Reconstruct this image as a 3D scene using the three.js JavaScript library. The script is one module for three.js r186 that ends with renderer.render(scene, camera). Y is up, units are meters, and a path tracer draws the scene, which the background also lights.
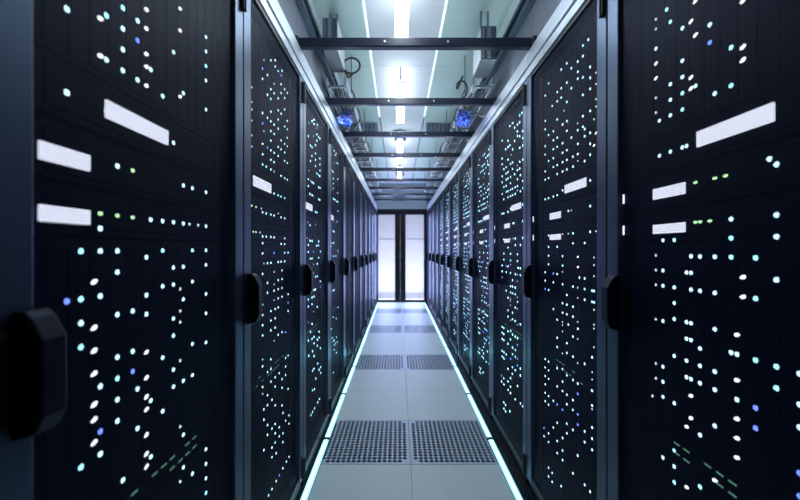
import * as THREE from 'three';
import { RoundedBoxGeometry } from 'three/addons/geometries/RoundedBoxGeometry.js';
import { mergeGeometries } from 'three/addons/utils/BufferGeometryUtils.js';
import { RectAreaLightUniformsLib } from 'three/addons/lights/RectAreaLightUniformsLib.js';

// ---------------------------------------------------------------- camera, light, exposure
RectAreaLightUniformsLib.init();
const scene = new THREE.Scene();
scene.background = new THREE.Color(0x000000);          // a closed room: no sky is seen
const EYE = 1.357;                                     // height of the lens above the raised floor
const camera = new THREE.PerspectiveCamera(68.8, 800 / 500, 0.05, 60);
camera.position.set(0, EYE, 0);
camera.lookAt(0, EYE, -10);
camera.setViewOffset(800, 500, 1.5, 1, 800, 500);
camera.focus = 1.75;
camera.userData.fStop = 2.0;
const renderer = new THREE.WebGLRenderer({ antialias: true });
renderer.toneMapping = THREE.LinearToneMapping;
renderer.toneMappingExposure = 1.0;
renderer.shadowMap.enabled = true;

const LIGHT = {
  lamp: 43, addedLampUp: 5, lampGlow: 3.2,
  upfill: 66, upfillGlow: 3, upfillColor: [0.80, 0.96, 1.0], lampColor: [0.82, 0.93, 1.0],
  slot: 2.2, slotGlow: 1.6, slotColor: [0.72, 0.97, 1.0],
  strip: 24, stripGlow: 2.1, stripColor: [0.24, 0.78, 1.0],
  lobby: 270, lobbyColor: [0.74, 0.78, 1.0],
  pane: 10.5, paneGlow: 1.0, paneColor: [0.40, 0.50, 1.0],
  led: 2.6,
};
const rgb = (a) => new THREE.Color().setRGB(a[0], a[1], a[2]);
// an area light of w x h metres at p that shines towards q
function areaLight(color, intensity, w, h, p, q) {
  const l = new THREE.RectAreaLight(rgb(color), intensity, w, h);
  l.position.set(...p);
  l.lookAt(...q);
  l.castShadow = true;
  scene.add(l);
  return l;
}

// ---------------------------------------------------------------- helpers
let seed = 20240611;
const rnd = () => { seed = (seed * 1664525 + 1013904223) >>> 0; return seed / 4294967296; };
const used = new Map();
function numbered(name) {
  const n = used.get(name) || 0;
  used.set(name, n + 1);
  return n ? name + '_' + String(n).padStart(3, '0') : name;
}
function mesh(name, geometry, material, parent = scene, label) {
  const m = new THREE.Mesh(geometry, material);
  m.name = numbered(name);
  m.castShadow = m.receiveShadow = true;
  if (label) m.userData.label = label;
  parent.add(m);
  return m;
}
function tag(o, label, category, group) {
  o.userData = { label, category };
  if (group) o.userData.group = group;
  return o;
}
function thing(name, label, category, p = [0, 0, 0], turn = 0, group) {
  const g = new THREE.Group();
  g.name = numbered(name);
  g.position.set(...p);
  g.rotation.y = turn;
  tag(g, label, category, group);
  scene.add(g);
  return g;
}
function structure(name) {
  const g = new THREE.Group();
  g.name = numbered(name);
  g.userData.kind = 'structure';
  scene.add(g);
  return g;
}
function struct(name, geometry, material) {
  const m = mesh(name, geometry, material);
  m.userData.kind = 'structure';
  return m;
}
// a box between two corners
function box(x0, x1, y0, y1, z0, z1) {
  const g = new THREE.BoxGeometry(Math.abs(x1 - x0), Math.abs(y1 - y0), Math.abs(z1 - z0));
  g.translate((x0 + x1) / 2, (y0 + y1) / 2, (z0 + z1) / 2);
  return g;
}
function rbox(x0, x1, y0, y1, z0, z1, r = 0.003, seg = 1) {
  const g = new RoundedBoxGeometry(Math.abs(x1 - x0), Math.abs(y1 - y0), Math.abs(z1 - z0), seg, r);
  g.translate((x0 + x1) / 2, (y0 + y1) / 2, (z0 + z1) / 2);
  return g;
}
const merge = (list) => mergeGeometries(list.map((g) => (g.index ? g.toNonIndexed() : g)));
const tube = (pts, r, seg = 24, sides = 7, closed = false) =>
  new THREE.TubeGeometry(new THREE.CatmullRomCurve3(pts.map((p) => new THREE.Vector3(...p)), closed), seg, r, sides, closed);

// ---------------------------------------------------------------- materials
function noiseTexture(size, lo, hi, streak, repeat) {
  const d = new Uint8Array(size * size * 4);
  const row = [];
  for (let y = 0; y < size; y++) {
    for (let x = 0; x < size; x++) {
      if (x % streak === 0) row[0] = rnd();
      const v = lo + (hi - lo) * (0.5 * row[0] + 0.5 * rnd());
      const i = (y * size + x) * 4;
      d[i] = d[i + 1] = d[i + 2] = Math.round(255 * v);
      d[i + 3] = 255;
    }
  }
  const t = new THREE.DataTexture(d, size, size);
  t.wrapS = t.wrapT = THREE.RepeatWrapping;
  t.magFilter = THREE.LinearFilter;
  t.repeat.set(repeat, repeat);
  t.needsUpdate = true;
  return t;
}
const speckle = noiseTexture(256, 0.86, 1.0, 1, 1);
speckle.colorSpace = THREE.SRGBColorSpace;
const roughBrush = noiseTexture(256, 0.55, 1.0, 32, 1);
function std(r, g, b, roughness, metalness = 0, extra = {}) {
  return new THREE.MeshStandardMaterial({ color: rgb([r, g, b]), roughness, metalness, ...extra });
}
function dull(r, g, b, roughness, spec) {          // dark paint with a faint blue sheen
  return new THREE.MeshPhysicalMaterial({ color: rgb([r, g, b]), roughness, metalness: 0, specularIntensity: spec, specularColor: rgb([0.35, 0.5, 1.0]) });
}
const M = {
  stile: std(0.088, 0.12, 0.185, 0.42, 0.95),
  cabinet: std(0.01, 0.012, 0.018, 0.5, 0.3),
  sheet: dull(0.011, 0.020, 0.066, 0.5, 0.6),
  black: std(0.006, 0.007, 0.009, 0.55),
  handle: dull(0.004, 0.0045, 0.006, 0.5, 0.5),
  chassis: dull(0.0022, 0.003, 0.006, 0.65, 0.12),
  blade: dull(0.0022, 0.003, 0.006, 0.65, 0.12),
  silver: std(0.58, 0.63, 0.70, 0.42, 0.6),
  bar: std(0.008, 0.013, 0.035, 0.36, 0.1),
  tile: std(0.74, 0.85, 0.89, 0.5, 0, { map: speckle }),
  perf: std(0.46, 0.54, 0.66, 0.42, 0),
  subfloor: std(0.004, 0.006, 0.016, 0.9),
  wall: std(0.55, 0.58, 0.60, 0.8),
  upper: std(0.13, 0.145, 0.19, 0.55, 0.1),
  fascia: std(0.70, 0.76, 0.78, 0.6),
  channel: std(0.03, 0.06, 0.10, 0.4, 0.3),
  ceilingSide: std(0.60, 0.74, 0.73, 0.7),
  ceilingMid: std(0.78, 0.79, 0.86, 0.7),
  slab: std(0.25, 0.27, 0.28, 0.9),
  duct: std(0.07, 0.08, 0.11, 0.45, 0.4),
  ductWhite: std(0.72, 0.75, 0.80, 0.5),
  tray: std(0.20, 0.23, 0.30, 0.45, 0.6),
  cableBlack: std(0.012, 0.013, 0.016, 0.5),
  cableGrey: std(0.10, 0.11, 0.14, 0.6),
  cableBlue: std(0.03, 0.07, 0.42, 0.5),
  louver: std(0.34, 0.37, 0.50, 0.55, 0.1),
  doorFrame: std(0.012, 0.014, 0.02, 0.45, 0.2),
  lobby: std(0.85, 0.86, 0.90, 0.9),
  brass: std(0.5, 0.42, 0.2, 0.4, 0.8),
  glass: new THREE.MeshPhysicalMaterial({ color: 0xffffff, transmission: 1, thickness: 0, roughness: 0.35, ior: 1.45, emissive: rgb(LIGHT.paneColor), emissiveIntensity: LIGHT.paneGlow }),  // panes glow by themselves in place of lobby light shining through
};
function glow(color, intensity) {
  return new THREE.MeshStandardMaterial({ color: 0x101010, emissive: rgb(color), emissiveIntensity: intensity, roughness: 0.5 });
}
M.lampGlow = glow(LIGHT.lampColor, LIGHT.lampGlow);
M.upfillGlow = glow(LIGHT.upfillColor, LIGHT.upfillGlow);
M.slotGlow = glow(LIGHT.slotColor, LIGHT.slotGlow);
M.stripGlow = glow(LIGHT.stripColor, LIGHT.stripGlow);
M.stripCore = glow([0.62, 0.92, 1.0], LIGHT.stripGlow * 1.2);
const LED = {
  w: glow([0.52, 0.84, 1.0], LIGHT.led), c: glow([0.34, 0.82, 0.95], LIGHT.led),
  b: glow([0.14, 0.24, 1.0], LIGHT.led), e: glow([0.92, 0.94, 1.0], LIGHT.led * 0.8),
  g: glow([0.55, 1.0, 0.5], LIGHT.led * 0.6), s: glow([0.75, 0.85, 1.0], LIGHT.led * 0.55),
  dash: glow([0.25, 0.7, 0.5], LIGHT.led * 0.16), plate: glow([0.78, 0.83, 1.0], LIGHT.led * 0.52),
};

const FARLED = { w: glow([0.42, 0.80, 1.0], LIGHT.led * 1.7), e: glow([0.5, 0.82, 1.0], LIGHT.led * 1.6), c: glow([0.2, 0.75, 1.0], LIGHT.led * 1.5) };

// ---------------------------------------------------------------- measures of the aisle (metres; depth runs along -z)
const LX = -0.543, RX = 0.73;                  // front faces of the two rows of racks
const PITCH = 0.8, FIRST = 0.48, COUNT = 11;   // racks per row
const END = FIRST + PITCH * COUNT;             // 9.28: the double door
const TOP = 2.33, RAIL = 2.465, CEIL = 3.0;
const TILE = 0.598, TL = -0.521, TM = 0.077, TR = 0.675;

// ---------------------------------------------------------------- floor
const floor = structure('floor');
mesh('kick_strip', rbox(0.674, 0.726, -0.01, 0.010, -0.3, -9.2, 0.002), std(0.06, 0.08, 0.10, 0.25, 0.8), floor);
mesh('subfloor', box(-2.2, 2.4, -0.5, -0.4, 2.5, -11.5), M.subfloor, floor);
mesh('floor_slab', box(-2.2, TL - 0.002, -0.4, 0, 2.5, -9.4), M.subfloor, floor);
mesh('floor_slab', box(TR + 0.002, 2.4, -0.4, 0, 2.5, -9.4), M.subfloor, floor);
mesh('floor_slab', box(-2.2, 2.4, -0.4, -0.001, -9.4, -11.5), M.subfloor, floor);
const tileGeometry = rbox(-TILE / 2 + 0.0008, TILE / 2 - 0.0008, -0.035, 0, -0.2995, 0.2995, 0.0015);
function perforated() {
  const h = TILE / 2 - 0.0015, s = new THREE.Shape();
  s.moveTo(-h, -h); s.lineTo(h, -h); s.lineTo(h, h); s.lineTo(-h, h); s.closePath();
  const N = 17, p = 0.0330, a = 0.0145, b = 0.0146;
  for (let i = 0; i < N; i++) for (let j = 0; j < N; j++) {
    if ((i === 0 || i === N - 1) && (j === 0 || j === N - 1)) continue;
    const x = (i - (N - 1) / 2) * p, y = (j - (N - 1) / 2) * p, o = new THREE.Path();
    for (let k = 0; k < 8; k++) {
      const t = (k + 0.5) * Math.PI / 4;
      k ? o.lineTo(x + a * Math.cos(t), y + b * Math.sin(t)) : o.moveTo(x + a * Math.cos(t), y + b * Math.sin(t));
    }
    o.closePath();
    s.holes.push(o);
  }
  const g = new THREE.ExtrudeGeometry(s, { depth: 0.012, bevelEnabled: false });
  g.rotateX(-Math.PI / 2);
  g.translate(0, -0.012, 0);
  return g;
}
const perfGeometry = perforated();
for (let k = -5; k < 12; k++) {
  const z = -(2.30 + 0.6 * k + 0.3);
  if (z < -9.25) continue;
  const perf = ((k % 3) + 3) % 3 === 0 && k >= 0;
  for (const x of [(TL + TM) / 2, (TM + TR) / 2]) {
    const t = mesh(perf ? 'perforated_tile' : 'floor_tile', perf ? perfGeometry : tileGeometry, perf ? M.perf : M.tile, floor);
    t.position.set(x, 0, z);
  }
}
mesh('floor_threshold', box(TL, TR, -0.035, 0, -9.203, -9.4), M.tile, floor);

// ---------------------------------------------------------------- walls and ceiling
struct('wall_back', box(-2.2, 2.4, -0.4, 3.1, 2.5, 2.6), M.wall);
struct('wall_west', box(-2.3, -2.2, -0.5, 3.1, 2.6, -11.5), M.wall);
struct('wall_east', box(2.4, 2.5, -0.5, 3.1, 2.6, -11.5), M.wall);
const wallFront = structure('wall_front');
mesh('wall_panel', box(-2.2, -0.575, 0, CEIL, -END - 0.02, -END - 0.14), M.upper, wallFront);
mesh('wall_panel', box(0.722, 2.4, 0, CEIL, -END - 0.02, -END - 0.14), M.upper, wallFront);
mesh('wall_panel', box(-0.575, 0.722, 2.375, CEIL, -END - 0.02, -END - 0.14), M.fascia, wallFront);
// grey panels, dark channel and pale fascia that close the aisle above each row of racks
for (const side of [-1, 1]) {
  const x = side < 0 ? -0.575 : 0.762;
  const wall = structure(side < 0 ? 'wall_left' : 'wall_right');
  for (let i = -2; i < 6; i++) {
    const d0 = FIRST + i * 1.6 + 0.002, d1 = Math.min(d0 + 1.596, END + 0.02);
    mesh('wall_panel', box(x, x + side * 0.03, RAIL + 0.002, 2.74, -d0, -d1), M.upper, wall);
    mesh('fascia_panel', box(x - side * 0.004, x + side * 0.03, 2.842, CEIL, -d0, -d1), M.fascia, wall);
  }
  const c = structure('trim_' + (side < 0 ? 1 : 2));
  mesh('channel', merge([
    box(x - side * 0.035, x + side * 0.03, 2.742, 2.770, 2.4, -END - 0.02),
    box(x - side * 0.010, x + side * 0.03, 2.770, 2.815, 2.4, -END - 0.02),
    box(x - side * 0.035, x + side * 0.03, 2.815, 2.840, 2.4, -END - 0.02),
  ]), M.channel, c);
}
const ceiling = structure('ceiling');
mesh('ceiling_slab', box(-2.2, 2.4, 3.05, 3.15, 2.6, -11.5), M.slab, ceiling);
const SL = -0.234, SR = 0.32, SLOT_END = 4.55;
for (let k = -1; k < 5; k++) {
  const d0 = 1.35 + k * 1.93 - 0.001, d1 = Math.min(d0 + 1.926, END + 0.02);
  mesh('ceiling_panel', rbox(SL + 0.008, SR - 0.008, CEIL, 3.05, -d0, -d1, 0.003), M.ceilingMid, ceiling);
  mesh('ceiling_panel', rbox(-0.575, SL - 0.008, CEIL, 3.05, -d0, -d1, 0.003), M.ceilingSide, ceiling);
  mesh('ceiling_panel', rbox(SR + 0.008, 0.762, CEIL, 3.05, -d0, -d1, 0.003), M.ceilingSide, ceiling);
}
mesh('ceiling_slab', box(-2.2, -0.61, CEIL, 3.05, 2.6, -11.5), M.slab, ceiling);
mesh('ceiling_slab', box(0.80, 2.4, CEIL, 3.05, 2.6, -11.5), M.slab, ceiling);
mesh('ceiling_slab', box(-0.61, 0.80, CEIL, 3.05, 2.6, 0.6), M.slab, ceiling);

// ---------------------------------------------------------------- double door at the end, bright lobby behind it
const DZ = -END - 0.03;
const frame = structure('trim_3');
mesh('door_frame', merge([
  box(-0.574, -0.532, 0, 2.374, DZ, DZ - 0.08), box(0.665, 0.721, 0, 2.374, DZ, DZ - 0.08),
  box(-0.532, 0.665, 2.27, 2.374, DZ, DZ - 0.08), box(-0.532, 0.665, 0, 0.02, DZ, DZ - 0.08),
]), M.doorFrame, frame);
function doorLeaf(n, x0, x1, hinge) {
  const d = structure('door_' + n);
  const wide = 0.135, thin = 0.014, b0 = hinge < 0 ? thin : wide, b1 = hinge < 0 ? wide : thin;
  mesh('leaf_frame', merge([
    box(x0, x0 + b0, 0.022, 2.268, DZ - 0.012, DZ - 0.06), box(x1 - b1, x1, 0.022, 2.268, DZ - 0.012, DZ - 0.06),
    box(x0 + b0, x1 - b1, 0.022, 0.055, DZ - 0.012, DZ - 0.06), box(x0 + b0, x1 - b1, 2.235, 2.268, DZ - 0.012, DZ - 0.06),
  ]), M.doorFrame, d);
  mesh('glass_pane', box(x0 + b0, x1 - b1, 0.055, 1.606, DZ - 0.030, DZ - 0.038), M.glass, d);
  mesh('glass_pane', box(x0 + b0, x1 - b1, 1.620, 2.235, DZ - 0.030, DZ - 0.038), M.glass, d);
  mesh('glazing_bar', box(x0 + b0, x1 - b1, 1.606, 1.620, DZ - 0.024, DZ - 0.044), M.louver, d);
  const hx = hinge < 0 ? x1 - 0.045 : x0 + 0.045;
  mesh('door_handle', merge([
    rbox(hx - 0.012, hx + 0.012, 1.14, 1.24, DZ - 0.012, DZ - 0.004, 0.003),
    rbox(hx - 0.007, hx + 0.007, 1.15, 1.23, DZ + 0.03, DZ + 0.018, 0.004),
    rbox(hx - 0.006, hx + 0.006, 1.155, 1.167, DZ + 0.02, DZ - 0.006, 0.002), rbox(hx - 0.006, hx + 0.006, 1.213, 1.225, DZ + 0.02, DZ - 0.006, 0.002),
  ]), M.duct, d);
}
for (const x of [-0.311, 0.397]) areaLight(LIGHT.paneColor, LIGHT.pane, 0.42, 2.15, [x, 1.145, DZ - 0.02], [x, 1.145, 0]);  // added lights standing in for what the panes let through
doorLeaf(1, -0.531, 0.044, -1);
doorLeaf(2, 0.047, 0.664, 1);
mesh('sill_strip', box(-0.1, 0.2, 0.0, 0.012, DZ + 0.09, DZ + 0.01), M.brass, frame);
struct('wall_lobby_end', box(-2.2, 2.4, 0, 3.0, -11.35, -11.45), M.lobby);
struct('wall_lobby_side', box(-1.3, -1.25, 0, 3.0, -9.45, -11.35), M.lobby);
struct('wall_lobby_side', box(1.35, 1.4, 0, 3.0, -9.45, -11.35), M.lobby);
struct('floor_lobby', box(-1.25, 1.35, 0, 0.01, -9.45, -11.35), M.lobby);
const addedLobbyLamp = thing('added_floor_light', 'low light bar added unseen on the floor behind the glass doors', 'lamp', [0.05, 0.01, -9.6]);
mesh('housing', rbox(-0.8, 0.8, 0, 0.012, -0.03, 0.05, 0.003), M.tray, addedLobbyLamp);
mesh('diffuser', rbox(-0.78, 0.78, 0.012, 0.018, -0.028, 0.03, 0.002), glow(LIGHT.lobbyColor, 3), addedLobbyLamp);
areaLight(LIGHT.lobbyColor, LIGHT.lobby, 1.56, 0.05, [0.05, 0.036, -9.6], [0.05, 1.2, -10.9]);  // unseen low light, added to whiten the foot of the door glass

// ---------------------------------------------------------------- server racks
const ORD = ['first', 'second', 'third', 'fourth', 'fifth', 'sixth', 'seventh', 'eighth', 'ninth', 'tenth', 'eleventh'];
const HALF = PITCH / 2 - 0.003;
// the perforated door sheet: fine crossing webs with open squares between them
function perforatedSheet(w, y0, y1, pitch, web) {
  const pos = [], nor = [];
  const quad = (x0, x1, a, b, z) => {
    pos.push(x0, a, z, x1, a, z, x1, b, z, x0, a, z, x1, b, z, x0, b, z);
    for (let k = 0; k < 6; k++) nor.push(0, 0, 1);
  };
  for (let y = y0; y <= y1; y += pitch) quad(-w / 2, w / 2, y, y + web, 0);
  for (let x = -w / 2; x <= w / 2; x += pitch) quad(x, x + web, y0, y1, 0.0003);
  const g = new THREE.BufferGeometry();
  g.setAttribute('position', new THREE.Float32BufferAttribute(pos, 3));
  g.setAttribute('normal', new THREE.Float32BufferAttribute(nor, 3));
  return g;
}
// swing handle: a side profile with a sloping head, as wide as a palm
function handleGeometry() {
  const s = new THREE.Shape();
  s.moveTo(0, 0); s.lineTo(0.026, 0.008); s.lineTo(0.036, 0.03); s.lineTo(0.036, 0.138); s.lineTo(0.020, 0.168); s.lineTo(0.012, 0.176); s.lineTo(0, 0.176);
  s.closePath();
  const g = new THREE.ExtrudeGeometry(s, { depth: 0.034, bevelEnabled: true, bevelSize: 0.004, bevelThickness: 0.004, bevelSegments: 2 });
  g.rotateY(-Math.PI / 2);                              // profile x -> +z, width along -x
  return g;
}
const GEO = {
  side: (s) => box(s * (HALF - 0.018), s * HALF, 0.0, TOP - 0.005, -0.03, -1.05),
  stile: (s) => rbox(s * (HALF - 0.062), s * HALF, 0.055, TOP - 0.004, -0.024, 0, 0.004, 2),
  sheet: perforatedSheet(2 * (HALF - 0.060), 0.09, TOP - 0.02, 0.0052, 0.00095),
  handle: handleGeometry(),
  hinge: merge([rbox(-0.011, 0.011, -0.058, 0.058, -0.004, 0.012, 0.003), new THREE.CylinderGeometry(0.005, 0.005, 0.122, 8).translate(0, 0, 0.012)]),
  latch: rbox(-0.007, 0.007, -0.065, 0.065, -0.004, 0.006, 0.002),
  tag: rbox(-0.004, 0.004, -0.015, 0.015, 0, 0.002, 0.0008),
};
function makeRack() {
  const r = new THREE.Group();
  for (const s of [-1, 1]) mesh('side_panel', GEO.side(s), M.cabinet, r);
  mesh('back_panel', box(-HALF, HALF, 0, TOP - 0.005, -1.05, -1.07), M.cabinet, r);
  mesh('top_panel', box(-HALF + 0.018, HALF - 0.018, TOP - 0.025, TOP - 0.005, -0.03, -1.05), M.cabinet, r);
  mesh('plinth', merge([box(-HALF + 0.02, HALF - 0.02, 0, 0.05, -0.008, -1.0)]), M.cabinet, r);
  for (const s of [-1, 1]) mesh('mounting_post', box(s * 0.31, s * 0.335, 0.05, TOP - 0.025, -0.05, -0.075), M.black, r);
  // the door is one part: rails and stiles, with its sheet, handle, latch and hinges below it
  const door = mesh('door', merge([
    GEO.stile(-1), GEO.stile(1),
  ]), M.stile, r);
  mesh('door_rail', box(-HALF + 0.06, HALF - 0.06, 0.055, 0.092, -0.022, -0.004), M.cabinet, door);
  mesh('door_rail', box(-HALF + 0.06, HALF - 0.06, TOP - 0.022, TOP - 0.004, -0.022, -0.004), M.cabinet, door);
  const sheet = mesh('perforated_sheet', GEO.sheet, M.sheet, door);
  sheet.position.z = -0.012;
  const h = mesh('handle', GEO.handle, M.handle, door, 'black swing handle');
  h.position.set(-0.328, 1.088, 0);
  const la = mesh('latch_plate', GEO.latch, M.black, door);
  la.position.set(-0.385, 1.175, 0.001);
  for (const y of [0.12, 2.24]) { const g = mesh('hinge', GEO.hinge, M.black, door); g.position.set(0.383, y, 0.001); }
  return r;
}
const rackSource = makeRack();
// where each row's rack stands: side -1 is the row under the cable loop, +1 the opposite row
const rackFrame = (side, i) => ({ p: [side < 0 ? LX : RX, 0, -(FIRST + (i + 0.5) * PITCH)], turn: -side * Math.PI / 2 });
const rowWord = (side) => (side < 0 ? 'left row' : 'right row');
for (const side of [-1, 1]) for (let i = 0; i < COUNT; i++) {
  const f = rackFrame(side, i);
  const r = rackSource.clone();
  r.name = numbered('server_rack');
  r.traverse((o) => { if (o.isMesh) o.castShadow = o.receiveShadow = true; });
  r.position.set(...f.p);
  r.rotation.y = f.turn;
  const place = i === 0 ? 'first and closest rack of the ' + rowWord(side)
    : i === COUNT - 1 ? 'last of the ' + rowWord(side) + ' beside the doors' : ORD[i] + ' rack from the camera in the ' + rowWord(side);
  tag(r, 'tall black server rack with perforated door, ' + place, 'server rack', 'server racks of the ' + rowWord(side));
  if (side > 0 && i < 5) for (const y of [1.52, 1.418]) {  // glowing marks stand in for display reflections on the door edge
    const t = mesh('tag', GEO.tag, LED.plate, r.children.find((c) => c.name.startsWith('door')), 'painted reflection of a display, small white glowing tag');
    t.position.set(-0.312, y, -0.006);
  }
  scene.add(r);
}

// ---------------------------------------------------------------- servers and their lights
// maps of the lit indicator lights: one line per third of a rack unit, one character per third of a blade's width
const LAMPS = {
  leftFirst: `




















...............................e........w


........................................w
...............................e

......................e.................c


.................c..w.e......w..........w


..............c..w..b
.............e........e

........w........w....ew........w.......w
...............................e

.............ew..w..w.e...w






........w.....w..............w






................w..g............w..w....w






.............g..g..g...w..w..w..w.s..s..w

.............w


..........c..w..w.........c........c....w
......................w

................w............w..w.......w
............e

........b.c..w............w..w.....w
......................w........s

..........w.....w..w............w.......w
............e.........w
...............................s
..........c..................w
............e..................s........w

................w..w.........w
............e.........e

.............w..c..b......w........w
........................................w
............e.........e........s
................w...w........w
............e
......................e
.............b..w......w.....w..w..w
............e.........e

..........c..w......w.....w

......................e


......................e........s
.................w.....w
......................e.........w





................................w
........................................w
...............................s
...................................w
........................................w


........................................w


........................................c`,
  leftSecond: `



............................w......w

........................w...w..w..b


..................s...............w...w..w


.................b...w.....s......w...w


.................w......w..w...w
......................................w

.....................w..c
...............................w..w......w

.........s
........................w......w......w..w


.........s.......w...w..w..w...w.........w

.........s
.................b......w..w......w...w..w

.........s........s
........................w......w..w...w


.........s.......e...b..w..w...w......w..w


.........s.......w......w..w


.................c..w...w..s......w...w..w






...........................w...c..c...c





.........g..g...s..............s
.................w..w...w..w......w...w





..........g.g..s
.................w..w...w..e..........w

.................w................w...w


........s........e.........b..........w...c


..................s..w..w......w..w...w


.................w.........s.......w


.....................w.........w...w
...........................s

.....................w.....e...w...w


.................c.........s...w...w......w


.................w......w...w..w..........b
........s

.................w......w...w.............w
........s

.................w......w...w


...............................w...w
...........................s...........b


.................s

.................w......w


.....................w..w
.......................................w..w

.................w
........................w...w...w......w
.................s

.....................w......w......w...w


..................w..w...w.........w


..................w.........w.............w


.....................w.............w


.....................w...c..w.......w


..................w.........w...w
.......................................w...w

.........................w..c...w
....................................w......w

.........................c
.............................w......w








......................c..w...w..b...w...w..w`,
  rightFirst: `

















.........s..c

.........s
.............c.....e


.........w......w.e


.........e.........e..w.....e


.........e......w.....b


.............w..w.........c
.........s........e.........e

.............w..c.ew........e
.........s

..........w..w..c......w..c






..........w..w..ww





................................w
...................g...g.g.......w






...................gg.g...w......w


...........w..w...........c......w


.........s........w.w..w..c...c


.........s.w.....ww.........e....w


.........s.w..w...w.w..w....e.c


..............w


..............w..ww....w...e
.........s.w

.................ww.......ww..c..c..w
....................w

.................................c
..............w..w..w..w...e........w


.........s.w.....ww.w..w...w..b.....w


.........s.w......e........e..b


...........w..w........w...e........b
........s.........e

.................e..w......e........b





..............c........e


...........w..w.....c

.................e
..............c`,
  rightSecond: `






..........c.........w...w.........c..w


.......w...................w...w..w


.................w..w...w......w

...............................w......w
.............w...w..w......w......w

......................................w..s
.......w................w

......................s...........w...w..s
.......w.........w


..........w...w......e..w................s

..................................w...w..s
.......w......w..w......w......s

...............................w..w.....s
.......w......w..w...e.....w.......w

...................................w..w
..........w...w......e..w......w.........e

......................................w
.......w......c..w...e..w...w..e........e

...............................s......c
.......w..w......w...e..w...w......w





.....................w................w
.......w..w...w..w





.........................w.s..........w...w






..........w..........s...s..w.........w..s


............................w......w
..........w......w


..........w..........w.........e........s

........................................s
..........e..........c.........e

.....................s..................s
.......w......b..w..............w..w


.......w......w......w......w..s...c...cw


.......b..w.............w......s...w...cw

........................................s
.....................w..w...w


..............w......e..w...w...........s
...............................s........s

.................w...s...w.....e
.....................s

.....................s......w..s........s


.................w......w..............w


.................w......w...w......w
.....................s.........s.......s

.......................................s


.....................w.................w
.......w..w......w......w...w..w


.......w..w..........w.........b.......w
.......................................s

.......w..w......w...w..w...w


.......w................w...c..b.......w


.......w..w...w..b...b.........b...w...w


.......w..w.............c...w......w...w


.................w......w


..............w......w.........w


.................w
......b...w..........w

...................................w..w
......w...w......w...w......w








..........w..w......w


..........w..w`,
};
const SHELVES = [
  // kind, bottom, top, what the label calls it
  ['blade_enclosure', 1.695, 2.285, 'topmost blade enclosure'],
  ['server', 1.588, 1.688, 'server with the long white display'],
  ['server', 1.478, 1.575, 'upper of two slim servers'],
  ['server', 1.383, 1.470, 'lower of two slim servers'],
  ['blade_enclosure', 0.842, 1.376, 'middle blade enclosure'],
  ['network_switch', 0.768, 0.836, 'network switch with green dashes'],
  ['blade_enclosure', 0.150, 0.762, 'lowest blade enclosure'],
];
const FZ = -0.045, EQ = 0.295;                 // servers' fronts lie behind the door sheet
const dot = (sx, sy, turn = 0, seg = 10) => {
  const g = new THREE.SphereGeometry(1, seg, 4, 0, Math.PI * 2, 0, Math.PI / 2);
  g.rotateX(Math.PI / 2);
  g.scale(sx, sy, 0.003);
  if (turn) g.rotateZ(turn);
  return g;
};
const DOT = { w: dot(0.0056, 0.0056), c: dot(0.0056, 0.0056), b: dot(0.0056, 0.0056), e: dot(0.0078, 0.0046, 0.35), g: dot(0.0062, 0.0042), s: dot(0.0038, 0.0040) };
const FARDOT = { w: dot(0.0078, 0.0078, 0, 7), c: dot(0.0078, 0.0078, 0, 7), b: dot(0.0078, 0.0078, 0, 7), e: dot(0.0085, 0.006, 0.35, 7), g: dot(0.0075, 0.0055, 0, 7), s: dot(0.0055, 0.0055, 0, 7) };
const dashGeometry = rbox(-0.010, 0.010, -0.0022, 0.0022, 0, 0.002, 0.001);
function readLamps(text) {
  const out = [];
  text.split('\n').slice(1).forEach((line, r) => [...line].forEach((k, c) => {
    if (k !== '.') out.push({ k, x: -0.35 + 0.0146 * c, y: 2.3 - 0.0148 * r });
  }));
  return out;
}
const bladeFronts = new Map();
function bladeGeometry(y0, y1) {                // ten upright blades with a gap between neighbours
  const key = y0 + ':' + y1;
  if (!bladeFronts.has(key)) {
    const list = [];
    for (let k = 0; k < 12; k++) list.push(rbox(-0.276 + k * 0.046 + 0.0012, -0.276 + (k + 1) * 0.046 - 0.0012, y0 + 0.012, y1 - 0.012, FZ - 0.03, FZ, 0.002));
    bladeFronts.set(key, list);
  }
  return bladeFronts.get(key);
}
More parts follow.
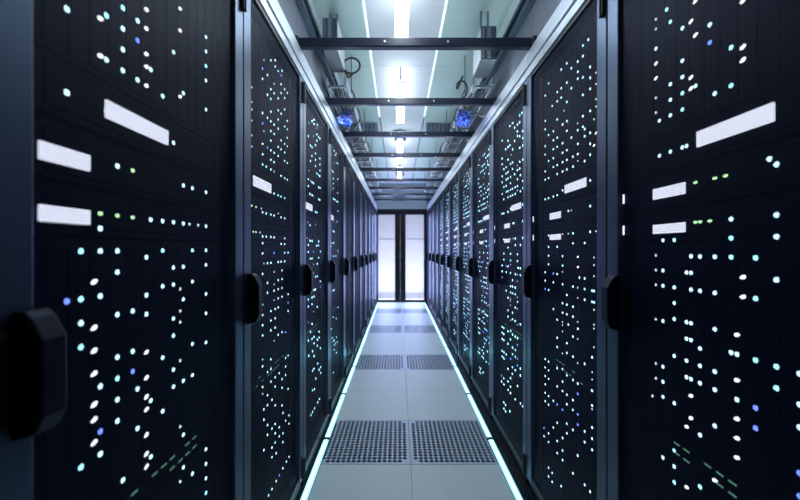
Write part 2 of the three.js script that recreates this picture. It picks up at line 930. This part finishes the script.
function makeServer(shelf, lamps, plates, detail, side, i) {
  const [name, y0, y1, words] = shelf;
  const f = rackFrame(side, i);
  const where = i === 0 ? 'closest' : ORD[i];
  const t = thing(name, words + ' in the ' + where + ' ' + rowWord(side) + ' rack', name === 'network_switch' ? 'switch' : 'server', f.p, f.turn, 'servers in the ' + rowWord(side));
  const g = new THREE.Group();
  mesh('chassis', merge([
    box(-EQ + 0.01, EQ - 0.01, y0, y1, FZ - 0.012, FZ - 0.7),
    box(-EQ, -EQ + 0.018, y0 + 0.002, y1 - 0.002, FZ - 0.012, FZ - 0.001), box(EQ - 0.018, EQ, y0 + 0.002, y1 - 0.002, FZ - 0.012, FZ - 0.001),
    box(-EQ + 0.018, EQ - 0.018, y0, y0 + 0.010, FZ - 0.012, FZ - 0.001), box(-EQ + 0.018, EQ - 0.018, y1 - 0.010, y1, FZ - 0.012, FZ - 0.001),
  ]), M.chassis, t);
  if (name === 'blade_enclosure') {
    const fronts = bladeGeometry(y0, y1);
    if (detail) for (const b of fronts) mesh('blade', b, M.blade, t);
    else mesh('blade_fronts', merge(fronts), M.blade, t).userData.kind = 'stuff';
  } else mesh('front_panel', rbox(-EQ + 0.02, EQ - 0.02, y0 + 0.012, y1 - 0.012, FZ - 0.02, FZ, 0.003), M.blade, t);
  for (const [x0, x1, a, b] of plates) if (a > y0 && b < y1) mesh('display', rbox(x0, x1, a, b, FZ - 0.001, FZ + 0.005, 0.002), LED.plate, t, 'white lit display');
  const mine = lamps.filter((l) => l.y > y0 - 0.004 && l.y <= y1 + 0.004);
  if (detail) {
    for (const l of mine) {
      const m = mesh('indicator_light', DOT[l.k], LED[l.k], t);
      m.position.set(l.x, l.y, FZ);
    }
  } else {
    for (const k of Object.keys(FARDOT)) {
      const list = mine.filter((l) => l.k === k).map((l) => FARDOT[k].clone().translate(l.x, l.y, FZ));
      if (list.length) mesh('indicator_lights', merge(list), FARLED[k] || LED[k], t).userData.kind = 'stuff';
    }
  }
  if (name === 'network_switch') {
    const list = [];
    for (const y of [0.788, 0.815]) for (let x = -0.17; x < 0.18; x += 0.034) if (rnd() < 0.62) list.push([x, y]);
    if (detail) for (const [x, y] of list) mesh('port_light', dashGeometry, LED.dash, t, 'green port light').position.set(x, y, FZ);
    else mesh('port_lights', merge(list.map(([x, y]) => dashGeometry.clone().translate(x, y, FZ))), LED.dash, t).userData.kind = 'stuff';
  }
  return t;
}
function fillRack(side, i) {
  const first = side < 0 ? LAMPS.leftFirst : LAMPS.rightFirst, second = side < 0 ? LAMPS.leftSecond : LAMPS.rightSecond;
  let lamps = readLamps(i === 0 ? first : second);
  if (i > 1) lamps = lamps.filter(() => rnd() < (side > 0 ? 0.9 : i === 2 ? 0.6 : 0.3));
  const plates = side < 0
    ? (i === 0 ? [[-0.150, 0.047, 1.620, 1.657], [-0.285, -0.187, 1.504, 1.535], [-0.285, -0.187, 1.402, 1.430]] : [[-0.205, -0.003, 1.612, 1.656]])
    : [i === 0 ? [-0.065, 0.129, 1.620, 1.660] : [-0.015, 0.175, 1.614, 1.653], i === 0 ? [-0.227, -0.105, 1.506, 1.538] : [-0.182, -0.061, 1.506, 1.538],
      i === 0 ? [-0.227, -0.105, 1.402, 1.430] : [-0.182, -0.061, 1.402, 1.430]];
  for (const s of SHELVES) makeServer(s, lamps, plates, i < 2, side, i);
}
for (let i = 0; i < 4; i++) fillRack(-1, i);
for (let i = 0; i < 8; i++) fillRack(1, i);

// ---------------------------------------------------------------- silver rails along the rack tops, black bars across the aisle
for (const side of [-1, 1]) {
  const t = thing('header_rail', 'brushed silver rail along the top of the ' + rowWord(side) + ' of racks', 'rail', [side < 0 ? LX : RX, TOP, 0]);
  const o = side;                               // outwards, away from the aisle
  for (let i = -1; i < COUNT; i++) {
    const d0 = FIRST + i * PITCH + 0.001, d1 = d0 + PITCH - 0.002;
    mesh('rail_segment', merge([
      rbox(0, o * 0.06, 0.002, 0.046, -d0, -d1, 0.003), box(o * 0.014, o * 0.06, 0.040, 0.062, -d0, -d1),
      rbox(-o * 0.004, o * 0.06, 0.056, RAIL - TOP, -d0, -d1, 0.003),
    ]), M.silver, t);
  }
}
for (let k = 0; k < 9; k++) {
  const d = 2.02 + 0.8 * k;
  const where = k === 0 ? 'first and largest one' : k === 8 ? 'last one before the doors' : ORD[k] + ' from the camera';
  const t = thing('cross_bar', 'black metal bar across the aisle on both silver rails, ' + where, 'bar', [0, RAIL, -d], 0, 'bars across the aisle');
  mesh('beam', rbox(-0.566, 0.754, 0.001, 0.052, -0.022, 0.022, 0.006, 2), M.bar, t);
  for (const x of [-0.556, 0.744]) mesh('end_bracket', merge([rbox(x - 0.012, x + 0.010, 0.0005, 0.056, -0.034, 0.034, 0.003)]), M.black, t);
  for (const x of [-0.075, 0.27]) mesh('screw', new THREE.CylinderGeometry(0.006, 0.006, 0.008, 10).rotateX(Math.PI / 2).translate(x, 0.026, 0.024), M.silver, t);
}

// ---------------------------------------------------------------- lights: ceiling lamps, light lines, floor strips
const HANG = 0.19;
[2.03, 3.66, 5.36, 7.05].forEach((d, k) => {
  const t = thing('ceiling_lamp', 'white batten lamp hung on the ceiling centre line, ' + ORD[k] + ' from the camera', 'lamp', [0.02, CEIL - HANG, -d], 0, 'ceiling lamps');
  mesh('housing', rbox(-0.044, 0.044, 0.0, 0.016, -0.466, 0.466, 0.003), M.ductWhite, t);
  for (const s of [-0.36, 0.36]) mesh('stem', new THREE.CylinderGeometry(0.006, 0.006, HANG - 0.024, 8).translate(0, 0.024 + (HANG - 0.024) / 2, s), M.tray, t);
  mesh('diffuser', rbox(-0.044, 0.044, -0.036, 0.0, -0.47, 0.47, 0.010, 3), M.lampGlow, t);
  mesh('added_upper_diffuser', rbox(-0.036, 0.036, 0.015, 0.029, -0.46, 0.46, 0.004, 2), M.lampGlow, t);  // upward glow added to the lamps to brighten the ceiling
  areaLight(LIGHT.lampColor, LIGHT.lamp, 0.08, 0.90, [0.02, CEIL - HANG - 0.042, -d], [0.02, 0, -d]);
  areaLight(LIGHT.lampColor, LIGHT.addedLampUp, 0.07, 0.88, [0.02, CEIL - HANG + 0.034, -d], [0.02, 4, -d]);
});
// cove lights: unseen, added on the rails between the bars to brighten the ceiling
for (const side of [-1, 1]) for (let k = 0; k < 9; k++) {
  const d0 = 2.02 + 0.8 * (k - 1) + 0.06, x = side < 0 ? -0.557 : 0.744, mid = d0 + 0.34;
  const t = thing('added_fill_light', 'added unseen light lying on the silver rail of the ' + rowWord(side) + ', ' + ORD[k] + ' from the camera', 'light', [x, RAIL, -mid], 0, 'cove lights added on the rails');
  mesh('base', rbox(-0.012, 0.012, 0.0005, 0.008, -0.33, 0.33, 0.002), M.ductWhite, t);
  mesh('diffuser', rbox(-0.009, 0.009, 0.006, 0.012, -0.325, 0.325, 0.0025), M.upfillGlow, t);
  areaLight(LIGHT.upfillColor, LIGHT.upfill, 0.018, 0.65, [x, RAIL + 0.015, -mid], [x - side * 0.25, CEIL, -mid]);
}
for (const x of [SL, SR]) {
  const t = thing('light_line', 'thin glowing cyan line set in the ceiling joint on the ' + (x < 0 ? 'left' : 'right') + ' of the lamps', 'light', [x, CEIL, 0]);
  mesh('channel', box(-0.0075, 0.0075, 0.012, 0.04, 0.58, -SLOT_END), M.silver, t);
  mesh('diffuser', box(-0.0065, 0.0065, 0.002, 0.012, 0.58, -SLOT_END), M.slotGlow, t);
  areaLight(LIGHT.slotColor, LIGHT.slot, 0.013, SLOT_END + 0.5, [x, CEIL - 0.004, -(SLOT_END - 0.5) / 2], [x, 0, -(SLOT_END - 0.5) / 2]);
}
for (const side of [-1, 1]) {
  const x = side < 0 ? -0.510 : 0.651;
  const t = thing('light_strip', 'glowing cyan light strip on the floor along the foot of the ' + rowWord(side), 'light strip', [x, 0, 0]);
  for (let d = 0.20; d < END - 0.2; d += 0.8) {
    const e = Math.min(d + 0.79, END - 0.09);
    mesh('strip_base', rbox(-0.021, 0.021, 0.0005, 0.006, -d, -e, 0.002), M.duct, t);
    mesh('strip_diffuser', rbox(-0.018, 0.018, 0.004, 0.012, -d - 0.012, -e + 0.012, 0.005, 2), M.stripGlow, t);
    mesh('strip_core', rbox(-0.008, 0.008, 0.006, 0.0135, -d - 0.014, -e + 0.014, 0.003, 2), M.stripCore, t);
    mesh('end_clip', rbox(-0.018, 0.018, 0.004, 0.014, -d + 0.010, -d - 0.010, 0.002), M.black, t);
  }
  const len = END - 0.3;
  areaLight(LIGHT.stripColor, LIGHT.strip, 0.028, len, [x, 0.02, -0.2 - len / 2], [x + side * 0.01, 3, -0.2 - len / 2]);
}

// ---------------------------------------------------------------- overhead: trunking, trays, cables, louvres, boxes
function cableBox(label, x0, x1, y0, y1, d0, d1, faceX) {
  const t = thing('trunking_box', label, 'box', [(x0 + x1) / 2, y0, -(d0 + d1) / 2]);
  const w = (x1 - x0) / 2, h = y1 - y0, l = (d1 - d0) / 2;
  mesh('body', rbox(-w, w, 0, h, -l, l, 0.006, 2), M.duct, t);
  mesh('side_cover', rbox(faceX * (w - 0.002), faceX * (w + 0.005), 0.012, h - 0.012, -l + 0.015, l - 0.015, 0.002), M.ductWhite, t, 'white cover plate');
  mesh('front_rib', merge([rbox(-0.012, 0.012, 0.01, h - 0.01, l, l + 0.008, 0.002), rbox(-w + 0.008, -w + 0.02, 0.01, h - 0.01, l, l + 0.005, 0.002)]), M.tray, t);
  mesh('hanger', merge([rbox(-w * 0.6, -w * 0.6 + 0.012, h, CEIL - y0, -0.01, 0.01, 0.002), rbox(w * 0.6 - 0.012, w * 0.6, h, CEIL - y0, -0.01, 0.01, 0.002)]), M.tray, t);
}
cableBox('dark trunking box with a white side hung above the left row near the cable loop', -0.50, -0.405, 2.67, 2.88, 2.40, 2.72, 1);
cableBox('dark trunking box with a white side hung above the right row', 0.545, 0.645, 2.60, 2.825, 2.40, 2.66, -1);
for (const side of [-1, 1]) {
  const xc = side < 0 ? -0.475 : 0.64, y = 2.60, d0 = 2.75, d1 = 8.9, w = 0.075;
  const t = thing('cable_tray', 'galvanised ladder cable tray hung over the ' + rowWord(side) + ' of racks', 'cable tray', [xc, y, -d0]);
  for (const s of [-1, 1]) mesh('side_rail', rbox(s * w - 0.006, s * w + 0.006, 0, 0.06, 0, -(d1 - d0), 0.002), M.tray, t);
  for (let d = 0.08; d < d1 - d0; d += 0.3) mesh('rung', rbox(-w, w, 0.006, 0.022, -d - 0.012, -d + 0.012, 0.002), M.tray, t);
  for (let d = 0.35; d < d1 - d0; d += 1.2) for (const s of [-1, 1]) mesh('hanger_rod', new THREE.CylinderGeometry(0.005, 0.005, CEIL - y - 0.05, 8).translate(s * w, (CEIL - y + 0.05) / 2, -d), M.tray, t);
  // cables lying in the tray
  for (let c = 0; c < 6; c++) {
    const pts = [], r = 0.007 + 0.002 * rnd(), x0 = xc + side * (0.055 - c * 0.022);
    for (let d = d0 + 0.1 + 0.2 * rnd(); d < d1 - 0.2; d += 0.35) pts.push([x0 + 0.003 * (rnd() - 0.5), y + 0.034 + 0.012 * rnd(), -d]);
    const m = mesh('data_cable', tube(pts, r, 90, 6), c % 3 ? M.cableBlack : M.cableGrey);
    tag(m, (c % 3 ? 'black' : 'grey') + ' cable lying in the ' + rowWord(side) + ' tray, ' + ORD[c] + ' cable from the wall', 'cable', 'cables in the trays');
  }
  // cables drooping from the tray towards the rail
  for (let c = 0; c < 7; c++) {
    const d = 2.95 + c * 0.32 + 0.1 * rnd() + (c === 4 ? 0.2 : 0), sx = xc - side * (w + 0.018), sag = 0.06 + 0.05 * rnd();
    const m = mesh('drooping_cable', tube([
      [sx, y + 0.06, -d], [sx - side * 0.02, y + 0.02, -d - 0.03], [sx - side * 0.02, y - 0.03, -d - 0.06], [sx + side * 0.04, y - sag, -d - 0.10],
      [xc, y - 0.022 - sag * 0.6, -d - 0.14], [side < 0 ? -0.545 : 0.735, RAIL + 0.03, -d - 0.18],
    ], 0.006, 26, 6), c % 2 ? M.cableBlack : M.cableGrey);
    tag(m, (c % 2 ? 'black' : 'grey') + ' cable drooping from the tray, ' + ORD[c] + ' along the ' + rowWord(side), 'cable', 'drooping cables');
  }
  // a bundle of blue patch cables spilling over the tray
  const bx = side < 0 ? xc : 0.585, bd = 3.30, low = -0.125;
  const b = thing('blue_cable_bundle', 'tangled bundle of bright blue patch cables on the tray over the ' + rowWord(side), 'cables', [bx, y, -bd]);
  for (let c = 0; c < 9; c++) {
    const pts = [];
    for (let k = 0; k < 9; k++) pts.push([0.12 * (rnd() - 0.5), low + 0.115 * rnd(), 0.2 * (rnd() - 0.5)]);
    mesh('patch_cable', tube(pts, 0.0065, 48, 6, true), M.cableBlue, b);
  }
}
const loop = [];
for (let k = 0; k <= 20; k++) {
  const a = -2.4 + k / 20 * 7.2;
  loop.push([-0.352 + 0.064 * Math.cos(a), 2.725 + 0.058 * Math.sin(a), -2.72 - 0.012 * k / 20]);
}
loop.unshift([-0.375, 2.64, -2.735]);
loop.push([-0.385, 2.66, -2.78]);
tag(mesh('cable_loop', tube(loop, 0.0075, 90, 8), M.cableBlack), 'black cable coiled in a loop beside the trunking box above the left row', 'cable');
const loop2 = [];
for (let k = 0; k <= 16; k++) { const a = 3.4 - k / 16 * 4.6; loop2.push([0.50 + 0.045 * Math.cos(a), 2.62 + 0.06 * Math.sin(a), -2.85 - 0.004 * k]); }
loop2.unshift([0.50, 2.70, -2.84]);
tag(mesh('cable_loop', tube(loop2, 0.007, 70, 8), M.cableBlack), 'black cable arching beside the tray above the right row', 'cable');

for (const side of [-1, 1]) {
  const x0 = side < 0 ? -0.572 : 0.36, x1 = side < 0 ? -0.27 : 0.759;
  const t = thing('louver_panel', 'grey hanging panel of upright slats under the ceiling, ' + (side < 0 ? 'left' : 'right') + ' of the lamps', 'vent', [0, CEIL, -4.78]);
  mesh('panel_frame', merge([box(x0, x1, -0.175, -0.16, -0.03, 0.03), box(x0, x1, -0.012, 0, -0.03, 0.03), box(x0, x1, -0.16, -0.012, -0.03, -0.024)]), M.louver, t);
  for (let x = x0 + 0.014; x < x1; x += 0.052) mesh('slat', rbox(x - 0.012, x + 0.012, -0.16, -0.012, -0.024, 0.028, 0.003), M.louver, t);
}
[[5.05, 2.86, 'first'], [7.2, 2.80, 'second']].forEach(([d, y, w]) => {
  const t = thing('ceiling_box', 'small dark box under the ceiling on the lamp line, ' + w + ' from the camera', 'box', [0.025, y, -d], 0, 'dark boxes on the lamp line');
  mesh('body', rbox(-0.08, 0.08, 0, 0.12, -0.05, 0.05, 0.006, 2), M.channel, t);
  mesh('stem', box(-0.03, 0.03, 0.12, CEIL - y, -0.03, 0.03), M.tray, t);
});
const sign = thing('wall_box', 'small dark box on the pale wall above the glass doors', 'box', [0.03, 2.60, -END - 0.02]);
mesh('body', rbox(-0.14, 0.14, 0, 0.12, 0, 0.05, 0.006, 2), M.channel, sign);
mesh('face', rbox(-0.125, 0.125, 0.015, 0.105, 0.049, 0.053, 0.002), M.louver, sign);

renderer.render(scene, camera);
